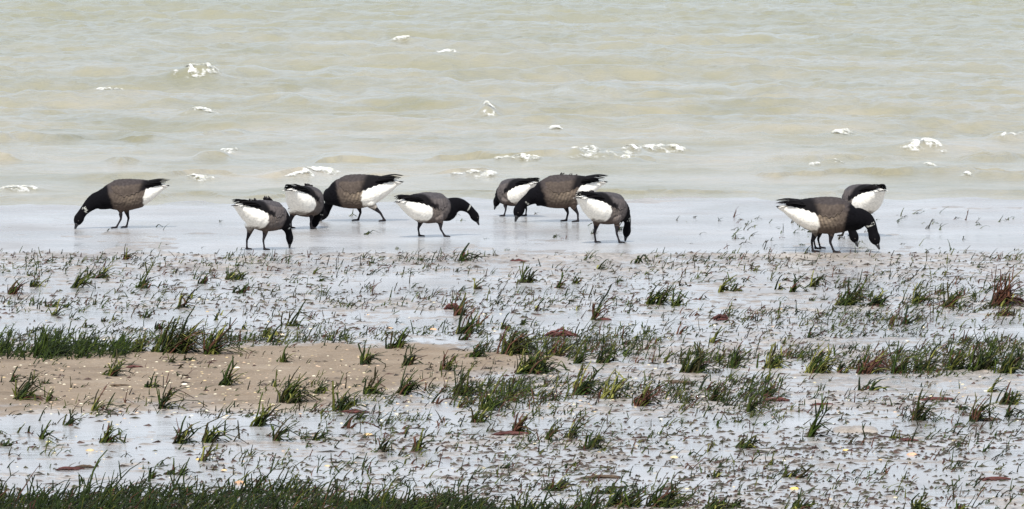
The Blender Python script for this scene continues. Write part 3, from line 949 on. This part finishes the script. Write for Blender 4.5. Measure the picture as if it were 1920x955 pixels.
T = [  # px, base py, width, height, label
    (327, 664, 88, 78, "biggest dense green clump on the left, at the top edge of the sand bank", 1.8),
    (258, 661, 40, 42, "dark low clump just left of the biggest clump", 1.6),
    (402, 667, 34, 78, "tall narrow clump just right of the biggest left clump", 1.8),
    (106, 592, 16, 34, "small dark upright tuft alone in the mud above the left grass belt", 1.0),
    (210, 709, 34, 40, "comb shaped tuft of separate stems on the left of the sand bank", 1.2),
    (48, 752, 44, 66, "two pronged tuft at the far left of the sand bank", 1.3),
    (92, 755, 12, 36, "short dark stub right of the two pronged tuft", .9),
    (180, 773, 12, 52, "single thin curved stem on the lower sand bank", .7),
    (311, 769, 20, 74, "tall dark upright tuft at the foot of the sand bank", 1.6),
    (284, 731, 28, 26, "pale low tuft above the tall dark upright one", .9),
    (426, 729, 28, 50, "leaning green tuft in the middle of the sand bank", 1.3),
    (324, 684, 14, 20, "tiny tuft right under the biggest left clump", 1.0),
    (552, 760, 52, 62, "wide bushy green tuft where the sand bank ends in mud", 1.5),
    (535, 684, 26, 44, "thin branching stems on the top edge of the sand bank", .6),
    (687, 689, 24, 42, "compact dark green tuft standing on the middle of the bank", 1.8),
    (768, 690, 30, 50, "green tuft beside the compact one, stems leaning right", 1.3),
    (742, 658, 48, 34, "low bright green clump at the top edge of the bank", 1.5),
    (892, 677, 34, 38, "dark spiky tuft left of the biggest middle clump", 1.3),
    (962, 674, 60, 66, "tall left part of the biggest middle clump", 1.9),
    (1005, 700, 90, 52, "broad dark mound of grass in the middle, front part", 2.0),
    (1040, 672, 40, 34, "reddish grass bent over right of the biggest middle clump", 1.2),
    (1087, 682, 16, 62, "single tall straight tuft right of the biggest middle clump", 1.1),
    (1135, 682, 34, 46, "green tuft leaning right, first beyond the tall straight one", 1.2),
    (836, 700, 30, 36, "small dark tuft on the lower right of the sand bank", 1.2),
    (700, 742, 34, 46, "green tuft among the pale shells left of the middle", 1.4),
    (757, 742, 30, 50, "second green tuft among the shells, right of the first", 1.4),
    (872, 742, 40, 54, "dark green tuft below the biggest middle clump", 1.4),
    (915, 770, 30, 70, "long dark stems hanging over the wet strip in the middle", 1.2),
    (960, 752, 18, 54, "slender tuft just right of the long dark stems", 1.0),
    (1092, 740, 40, 60, "bushy tuft right of the middle among the wet mud", 1.6),
    (1145, 748, 30, 62, "yellow green tuft beside the bushy one", 1.3),
    (1205, 762, 26, 56, "dark tuft with rusty foot at the centre right", 1.4),
    (900, 792, 36, 42, "tuft standing in the lower bright wet strip", 1.2),
    (975, 814, 30, 44, "tuft with rust red weed at its foot in the lower wet strip", 1.3),
    (1030, 826, 16, 48, "narrow tuft right of the rusty one in the lower wet strip", 1.2),
    (1072, 822, 18, 60, "tall crooked stems in the lower wet strip", .8),
    (1108, 842, 34, 46, "forked tuft below the lower wet strip", 1.0),
    (720, 848, 26, 44, "four thin stems standing in mud left of the middle", .7),
    (785, 846, 30, 46, "crossed stems beside the four thin ones", .7),
    (80, 824, 16, 42, "pair of grey stems in the lower wet strip at far left", .9),
    (203, 830, 30, 40, "small dark bush in the lower wet strip at left", 1.6),
    (343, 832, 30, 60, "crooked leaning stems in the lower wet strip", 1.0),
    (400, 830, 34, 70, "loose bundle of grey stems right of the crooked ones", 1.0),
    (487, 800, 28, 60, "grey green tuft in the lower wet strip above the middle left", 1.0),
    (522, 829, 18, 50, "dark tuft with bent tip in the lower wet strip", 1.2),
    (595, 826, 10, 42, "two straight dark stems in the lower wet strip", .9),
    (287, 898, 14, 54, "single forked stem rising behind the front grass bed", .7),
    (330, 890, 60, 26, "long grass stem bent over to the right behind the front bed", .5),
    (640, 770, 44, 50, "green tuft between the bank end and the shells", 1.3),
    (600, 745, 30, 30, "small tuft on the right end of the sand bank", 1.2),
    (1590, 572, 60, 50, "dark tuft leaning right in the upper mud at the right", 1.6),
    (1640, 574, 44, 36, "low dark tuft right of the leaning one", 1.3),
    (1725, 569, 26, 56, "pointed tuft leaning right in the upper mud near the right edge", 1.4),
    (1782, 576, 36, 40, "stems with a dark foot beside the pointed leaning tuft", .9),
    (1880, 574, 46, 64, "tall tuft with deep red base near the right edge", 1.6),
    (1885, 592, 60, 20, "low olive tuft under the red based one", 1.3),
    (1490, 548, 18, 46, "thin upright tuft in the upper wet strip", 1.0),
    (1357, 548, 14, 44, "dark upright tuft in the bright film behind the mud", 1.2),
    (1375, 546, 40, 18, "low mat of weed right of the dark upright tuft", 1.2),
    (1526, 538, 26, 40, "leaning brush of stems in the upper right mud", 1.2),
    (1235, 572, 40, 58, "leaning tuft in the upper wet mud right of the middle", 1.2),
    (1270, 574, 26, 40, "stems with dark foot beside the leaning upper tuft", 1.1),
    (1118, 600, 14, 60, "upright tuft with red weed around it", 1.2),
    (875, 626, 36, 58, "stem clump leaning right in the bright middle film", 1.1),
    (862, 592, 30, 36, "reddish brown tuft in the bright upper film", 1.3),
    (985, 530, 40, 30, "dark tuft in the upper film just below the middle geese", 1.5),
    (893, 542, 10, 24, "short stout dark tuft in the upper film", 1.6),
    (1048, 540, 14, 26, "small nearly black tuft with red foot in the upper film", 1.6),
    (1080, 532, 14, 22, "small dark tuft right of the nearly black one", 1.4),
    (238, 487, 14, 30, "dark red tuft on the lip of mud at the left", 1.2),
    (505, 632, 20, 54, "thin forked stems in the wet mud left of the middle", .7),
    (550, 612, 24, 60, "tall bare stem leaning right in the left film", .6),
    (190, 522, 30, 42, "crooked olive stem leaning right in the upper left mud", .8),
    (145, 540, 18, 40, "dark stubby tuft in the upper left mud", 1.2),
    (67, 538, 22, 34, "fork shaped tuft in the upper left mud", 1.2),
    (25, 552, 26, 32, "dark tuft with red foot at the upper left edge", 1.2),
    (270, 540, 42, 46, "long straight stem leaning right in the upper left film", .6),
    (440, 524, 60, 24, "arched weed stems across the upper left film", 1.0),
    (1300, 700, 70, 50, "olive tuft on the right mud, first of the long row", 1.4),
    (1380, 690, 44, 44, "second tuft of the right hand row, leaning right", 1.2),
    (1447, 690, 50, 40, "yellow green low tuft in the right hand row", 1.5),
    (1535, 700, 56, 56, "tall yellow green tuft in the middle of the right hand row", 1.8),
    (1580, 700, 30, 30, "small olive tuft after the tall yellow green one", 1.2),
    (1628, 700, 56, 44, "reddish olive tuft in the right hand row", 1.4),
    (1690, 700, 40, 56, "leaning tuft with long stem at the right", 1.2),
    (1735, 695, 50, 50, "spreading tuft leaning right in the right row", 1.3),
    (1790, 694, 34, 44, "round dense dark tuft in the right row", 2.0),
    (1840, 696, 60, 60, "wide dark tuft with a long tall stem at the right", 1.5),
    (1890, 700, 44, 60, "last tuft of the right row beside the frame edge", 1.3),
    (1345, 752, 40, 34, "dark leaning tuft below the right hand row", 1.5),
    (1440, 744, 26, 30, "small green clump below the right hand row", 1.6),
    (1408, 772, 26, 50, "thin tall stems at the edge of the lower right film", .7),
    (1527, 820, 16, 70, "tall stems with dark knot in front of the sandy lump", 1.0),
    (1725, 788, 40, 50, "grey stems bundled in the lower right film", 1.2),
    (1833, 790, 26, 60, "tall grey tuft in the lower right film", 1.2),
    (1675, 822, 20, 20, "arched weed stem right of the sandy lump", .7),
    (1890, 758, 50, 46, "thin bush of stems at the right edge", 1.0),
    (1170, 950, 100, 50, "front grass clump, first right of the middle", 1.2),
    (1245, 950, 80, 56, "front grass clump, tallest right of the middle", 1.3),
    (1135, 925, 80, 26, "low spread of grass above the front clumps", .8),
    (1345, 955, 120, 26, "low dark front clump beyond the tallest one", 1.3),
    (1500, 955, 60, 24, "low dark front clump at the centre right", 1.2),
    (1720, 955, 40, 30, "front dark tuft under the open wet mud", 1.2),
    (1800, 955, 34, 20, "last low front tuft towards the right corner", 1.2),
    (1040, 920, 50, 40, "loose leaning stems above the right end of the front bed", .7),
    (1400, 840, 40, 34, "low olive weed tuft in the lower right mud", 1.0),
    (1340, 895, 36, 20, "small dark arching weed in the lower right mud", 1.0),
    (1480, 895, 30, 26, "small branching weed right of the arching one", .9),
]
rnd = random.Random(5)
for i, t in enumerate(T):
    red = .5 if ("red" in t[4] or "rust" in t[4]) else .06
    yel = .45 if "yellow" in t[4] else .05
    tuft_obj(t[0], t[1], t[2], t[3], t[4], "grass tufts on the mudflat", 500 + i, t[5], red=red, yellow=yel)

# plain small tufts: shared meshes, individual objects
VAR = []
for k in range(22):
    rs = random.Random(900 + k)
    B = Bag()
    kind = k % 4
    w = rs.uniform(.03, .10); h = rs.uniform(.055, .12)
    fill_tuft(B, rs, 0, 0, w, h, rs.randint(3, 6) if kind < 2 else rs.randint(7, 16), .5, .10 if kind else .3, .08, 1.1, z=.004)
    VAR.append(B.mesh("small_grass_tuft", M_GRASS))


def dens_row(px, py):
    r = .55
    if py < 480: r = .10 if px < 700 else .25
    if 640 < py < 775 and px < 850:
        r = .22 if py > 700 else .12
    if 600 < py < 650: r = .8
    if 660 < py < 760 and px > 850: r = 1.6
    if 780 < py < 810: r = .45
    if 820 < py < 900: r = .35
    return r


cnt = 0
while cnt < 250:
    px = rnd.uniform(-330, 2250); py = 430 + 505 * rnd.random() ** 1.15
    if py < 470 and (px < 620 and rnd.random() < .8):
        continue
    if rnd.random() > dens_row(px, py) / 1.6:
        continue
    g = ground(px, py)
    if N3.fbm(g[0] * 1.6, g[1] * .6, 2) < rnd.uniform(-.5, .25):
        continue
    sc_ = rnd.uniform(.35, .7) if py < 480 else .45 + .9 * rnd.random() ** 1.6
    size = "short" if sc_ < .75 else "taller"
    side = "at the left" if px < 640 else "in the middle" if px < 1280 else "at the right"
    row = ("standing in the smooth film near the geese" if py < 480 else "in the mud just below the geese" if py < 560 else
           "in the upper wet mud" if py < 640 else "in the middle belt of sand and mud" if py < 710 else "below the middle belt" if py < 775 else
           "in the lower wet strip" if py < 830 else "in the lowest streaky mud")
    lab = size + " sparse grass tuft " + row + ", " + side
    o = link("grass_tuft", VAR[rnd.randrange(len(VAR))], (g[0], g[1], max(0, float(land(np.array(g[0]), np.array(g[1]))))), label=lab, category="grass tuft", group=lab.replace("tuft", "tufts", 1))
    o.rotation_euler.z = rnd.gauss(0, .5); o.scale = (sc_ * rnd.uniform(.8, 1.5), sc_, sc_ * rnd.uniform(.7, 1.2))
    cnt += 1

# the uncountable beds
B = Bag(); rs = random.Random(77)
for k in range(6700):                              # front bed along the lower edge
    px = rs.uniform(-370, 1120)
    lim = 905 + 8 * math.sin(px * .021) + (30 * max(0, (px - 520) / 500.)) + 10 * N1(px * .02, 3.3)
    py = rs.uniform(lim + 22, 1010)
    g = ground(px, py)
    pm = px_m(g[1])
    dark = rs.random()
    c = np.array(GREENS[0] if dark < .5 else rs.choice(GREENS)) * .75
    if rs.random() < .05: c = DRY[1]
    blade(B, rs, (g[0], g[1], -.004), pm * rs.uniform(20, 48) * (1 + .5 * max(0, N3(px * .03, py * .02))) * (1.9 if rs.random() < .05 else 1), rs.gauss(.65, .3), rs.uniform(.004, .007), c, 4)
link("grass_bed", B.mesh("grass_bed", M_GRASS), kind="stuff", label="dense dark green grass bed along the bottom left edge")
B = Bag()
for k in range(3100):                               # belt above the sand bank on the left
    px = rs.uniform(-370, 236)
    if N2(px * .04, 1.1) < -.35 and rs.random() < .7: continue
    py = rs.gauss(664, 6) + (4 if px < 100 else 0)
    g = ground(px, py); pm = px_m(g[1])
    hh = 58 * (.6 + .4 * (N1(px * .03, 8.8) + .3)) * (1 - .25 * sstep(150, 236, px))
    blade(B, rs, (g[0], g[1], -.002), pm * hh * rs.uniform(.35, 1.1), rs.gauss(.45, .25), rs.uniform(.004, .0065), rs.choice(GREENS[:3]), 4)
link("grass_belt", B.mesh("grass_belt", M_GRASS), kind="stuff", label="belt of dark green grass along the upper edge of the sand bank")

# small sprigs, flecks of weed and shell grit
B = Bag()
n_s = 0
while n_s < 13500:
    px = rs.uniform(-350, 2270); py = 474 + 500 * rs.random()
    g = ground(px, py)
    if rs.random() > .12 + .88 * sstep(-.25, .3, N1.fbm(g[0] * 1.5, g[1] * .5, 3)): continue
    if 780 < py < 812 and rs.random() < .6: continue
    if 640 < py < 770 and px < 800 and rs.random() < .75: continue
    n_s += 1
    c = rs.choice(GREENS + [(.10, .085, .06), (.075, .035, .028), (.06, .05, .04)])
    z0 = max(0, float(land(np.array(g[0]), np.array(g[1]))))
    if rs.random() < (.5 if py < 800 else .20):
        for q in range(rs.choice((1, 1, 2, 3))):
            blade(B, rs, (g[0] + rs.uniform(-.012, .012), g[1], z0 - .003), (.012 + .055 * rs.random() ** 2.2), rs.gauss(.8, .5), rs.uniform(.0024, .0052), np.array(c) * .8, 2)
    else:
        c = rs.choice(((.055, .045, .036), (.040, .038, .022), (.075, .06, .05), (.05, .028, .022)))
        ln = (.006 + .028 * rs.random() ** 2) * (2 if rs.random() < .05 else 1); az = rs.gauss(0, .5); w = rs.uniform(.003, .008); hh = rs.uniform(.004, .012)
        ca_, sa_ = math.cos(az), math.sin(az)
        vs = [(g[0] - ln * ca_, g[1] - ln * sa_, z0), (g[0] + sa_ * w, g[1] - ca_ * w, z0), (g[0] + ln * ca_, g[1] + ln * sa_, z0), (g[0] - sa_ * w, g[1] + ca_ * w, z0), (g[0] + rs.uniform(-.5, .5) * ln, g[1], z0 + hh)]
        B.add(vs, [(0, 1, 4), (1, 2, 4), (2, 3, 4), (3, 0, 4)], np.array(c) * rs.uniform(.6, 1.5))
link("weed_litter", B.mesh("weed_litter", M_WEED, False), kind="stuff", label="small sprigs and flecks of weed scattered over the mud")

B = Bag(); k = 0; cyc = 0
while k < 8800:
    px = rs.uniform(-350, 2270); py = rs.uniform(484, 970) if rs.random() < .985 else rs.uniform(395, 474)
    right = sstep(760, 1000, px)
    wgt = (.95 * math.exp(-((py - 690) / 34.) ** 2) * (right + .0) + .75 * math.exp(-((py - 742) / 22.) ** 2) * sstep(440, 640, px)
           + .55 * math.exp(-((py - 575) / 22.) ** 2) * sstep(1150, 1450, px) + .5 * math.exp(-((py - 640) / 16.) ** 2)
           + .5 * math.exp(-((py - 483) / 6.) ** 2) + (.16 if py < 800 else .09))
    g = ground(px, py)
    if py < 474: wgt = .12 + .6 * sstep(1100, 1700, px)
    if rs.random() > wgt * sstep(-.30, .35, N4.fbm(g[0] * 1.8, g[1] * .9, 3)): continue
    if bank(np.array(g[0]), np.array(g[1])) > .5 and rs.random() < .85: continue
    k += 1
    z0 = max(0, float(land(np.array(g[0]), np.array(g[1]))))
    c = rs.choice(GREENS) if rs.random() < .88 else DRY[1]
    for q in range(rs.choice((1, 2, 3))):
        blade(B, rs, (g[0] + rs.gauss(0, .010), g[1] + rs.gauss(0, .02), z0 - .003), .022 + .075 * rs.random() ** 2, rs.gauss(.85, .4), rs.uniform(.0028, .0055), c, 3)
link("sprig_drift", B.mesh("sprig_drift", M_GRASS), kind="stuff", label="drifts of short ragged green sprigs across the mud")


# shells
def shell_geo(B, rs, c, r, col):
    n_ = 8
    vs = []
    az = rs.uniform(0, 6.3)
    for i, (rr_, zz) in enumerate(((1, 0), (.92, .35), (.6, .75), (.2, .95))):
        for j in range(n_):
            a = az + 2 * math.pi * j / n_
            q = rs.uniform(.9, 1.1)
            vs.append((c[0] + r * 1.25 * rr_ * q * math.cos(a), c[1] + r * rr_ * q * math.sin(a), c[2] + r * .55 * zz))
    fs = [(i * n_ + j, i * n_ + (j + 1) % n_, (i + 1) * n_ + (j + 1) % n_, (i + 1) * n_ + j) for i in range(3) for j in range(n_)] + [tuple(3 * n_ + j for j in range(n_))]
    B.add(vs, fs, col)


PALE = [(.62, .54, .34), (.70, .64, .48), (.55, .42, .22), (.50, .36, .24)]
B = Bag(); k = 0
while k < 1700:
    px = rs.uniform(0, 1920); py = rs.uniform(560, 955)
    wgt = .05 + .9 * math.exp(-((py - 735) / 35.) ** 2) * (1 if 380 < px < 1200 else .35) + (.35 if py > 665 and py < 780 and px < 700 else 0)
    if rs.random() > wgt: continue
    g = ground(px, py); z0 = max(0, float(land(np.array(g[0]), np.array(g[1]))))
    shell_geo(B, rs, (g[0], g[1], z0 - .001), (.0028 + .007 * rs.random() ** 2), np.array(rs.choice(PALE)) * rs.uniform(.7, 1.1)); k += 1
link("shell_grit", B.mesh("shell_grit", M_SHELL), kind="stuff", label="pale shell fragments scattered over sand and mud")
SH = [(169, 845, 7, (.55, .40, .20), "orange brown shell in the lower left mud below the wet strip"),
      (374, 862, 6, (.72, .50, .16), "small bright yellow shell in the lower left streaky mud"),
      (92, 829, 6, (.45, .42, .20), "olive yellow shell at the lower edge of the left wet strip"),
      (450, 906, 10, (.45, .27, .15), "flat rusty brown shell just above the front grass bed"),
      (420, 882, 5, (.65, .45, .22), "pale orange shell left of the rusty one"),
      (614, 874, 5, (.55, .42, .22), "ochre shell in the mud at the left of the middle"),
      (690, 816, 8, (.62, .42, .20), "orange shell beside a tuft under the lower wet strip"),
      (1710, 853, 9, (.62, .36, .22), "large pinkish orange shell in the lower right mud"),
      (1586, 845, 6, (.75, .52, .18), "yellow shell left of the pinkish one"),
      (1490, 917, 8, (.75, .50, .12), "bright orange yellow shell near the bottom right"),
      (1264, 858, 7, (.62, .50, .28), "tan shell in the lower right mud under the wet strip"),
      (1093, 694, 7, (.60, .40, .22), "brownish shell under the tall straight tuft"),
      (346, 725, 5, (.80, .76, .62), "white shell on the middle of the sand bank"),
      (445, 697, 5, (.78, .74, .55), "white shell between tufts on the bank"),
      (730, 616, 6, (.66, .46, .28), "orange flat shell in the upper middle film"),
      (812, 618, 6, (.60, .36, .20), "rust orange shell right of the flat orange one"),
      (528, 628, 5, (.62, .50, .34), "pale tan shell above the sand bank")]
for px, py, r, c, lab in SH:
    g = ground(px, py); B = Bag()
    shell_geo(B, rs, (0, 0, 0), r * px_m(g[1]), c)
    link("shell", B.mesh("shell", M_SHELL), (g[0], g[1], max(0, float(land(np.array(g[0]), np.array(g[1])))) - .001), label=lab, category="shell", group="shells lying on the mud")

# red seaweed strands
SW = [(665, 774, 60, "long dark red weed strand at the left end of the middle wet strip"),
      (250, 693, 30, "short red weed strand on the left of the sand bank"),
      (215, 728, 45, "brown weed strand lying on the sand bank"),
      (130, 881, 50, "thin dark red weed strand in the lower left mud"),
      (160, 878, 40, "second thin dark weed strand in the lower left mud"),
      (1455, 752, 60, "red weed strand tangled among stems in the right mud"),
      (1745, 750, 80, "long red weed strand in front of the lower right film"),
      (1540, 761, 50, "dark red weed strand at the upper edge of the lower right film"),
      (1700, 827, 40, "short red weed strand right of the sandy lump"),
      (1850, 788, 44, "brown weed strand bent in the lower right film"),
      (1860, 900, 60, "red weed strand near the lower right corner"),
      (850, 580, 36, "red brown weed heap in the upper middle film"),
      (1050, 632, 60, "arched red brown weed on the biggest middle clump"),
      (1130, 600, 30, "pink red weed beside the upright tuft"),
      (1350, 601, 30, "dark red weed heap in the bright right film"),
      (968, 492, 36, "red brown flat weed behind the mud lip"),
      (1895, 572, 50, "crimson weed at the foot of the tall right tuft"),
      (1640, 690, 50, "crimson weed in the right hand grass row"),
      (1270, 718, 50, "short brown weed in the centre right mud"),
      (1130, 896, 80, "long dark weed strand in the lower middle mud"),
      (960, 816, 80, "dark red weed strand under the lower wet strip")]
for px, py, w, lab in SW:
    g = ground(px, py); pm = px_m(g[1]); B = Bag()
    z0 = max(0, float(land(np.array(g[0]), np.array(g[1]))))
    high = .02 if ("heap" in lab or "arched" in lab or "crimson" in lab) else .004
    for q in range(4 if high < .01 else 11):
        pts = []; yy = rs.uniform(-.05, .05); x0 = rs.uniform(-.25, .1) * w * pm
        L_ = w * pm * rs.uniform(.4, 1)
        hh = rs.uniform(.4, 2.0) * high
        for t in np.linspace(0, 1, 7):
            pts.append((x0 - L_ / 3 + t * L_, yy + rs.uniform(-.02, .02), .002 + hh * math.sin(math.pi * t) * rs.uniform(.6, 1.2)))
        v_, f_ = tube(pts, [.003, .006, .007, .006, .006, .005, .002], 5)
        B.add(v_, f_, np.array((.075, .026, .022) if "red" in lab or "crim" in lab else (.08, .055, .035)) * rs.uniform(.7, 1.5))
    link("seaweed_strand", B.mesh("seaweed_strand", M_WEED), (g[0], g[1], z0), label=lab, category="seaweed", group="seaweed strands on the mud")

# the low sandy lump
g0 = ground(1606, 812); pm = px_m(g0[1])
nx_, ny_ = 40, 12
vs = []; L_ = 88 * pm; D_ = .30; hh = 9 * pm
for j in range(ny_ + 1):
    for i in range(nx_ + 1):
        u = i / nx_ * 2 - 1; v2_ = j / ny_ * 2 - 1
        e = max(0, 1 - abs(u) ** 5) ** .5 * max(0, 1 - abs(v2_) ** 3) ** .5
        vs.append((u * L_ / 2, v2_ * D_ / 2, -.012 + (hh + .008) * e * (1 + .25 * float(N1.fbm(u * 5, v2_ * 2 + 4, 3)))))
fs = [(j * (nx_ + 1) + i, j * (nx_ + 1) + i + 1, (j + 1) * (nx_ + 1) + i + 1, (j + 1) * (nx_ + 1) + i) for j in range(ny_) for i in range(nx_)]
me = new_mesh("sand_lump", vs, fs, M_MUD)
at_ = me.attributes.new("dry", 'FLOAT', 'POINT'); at_.data.foreach_set("value", np.full(len(vs), .25, np.float32))
link("sand_lump", me, (g0[0], g0[1] + D_ / 2, 0), label="low elongated sandy brown lump lying in the lower right mud", category="sand lump")
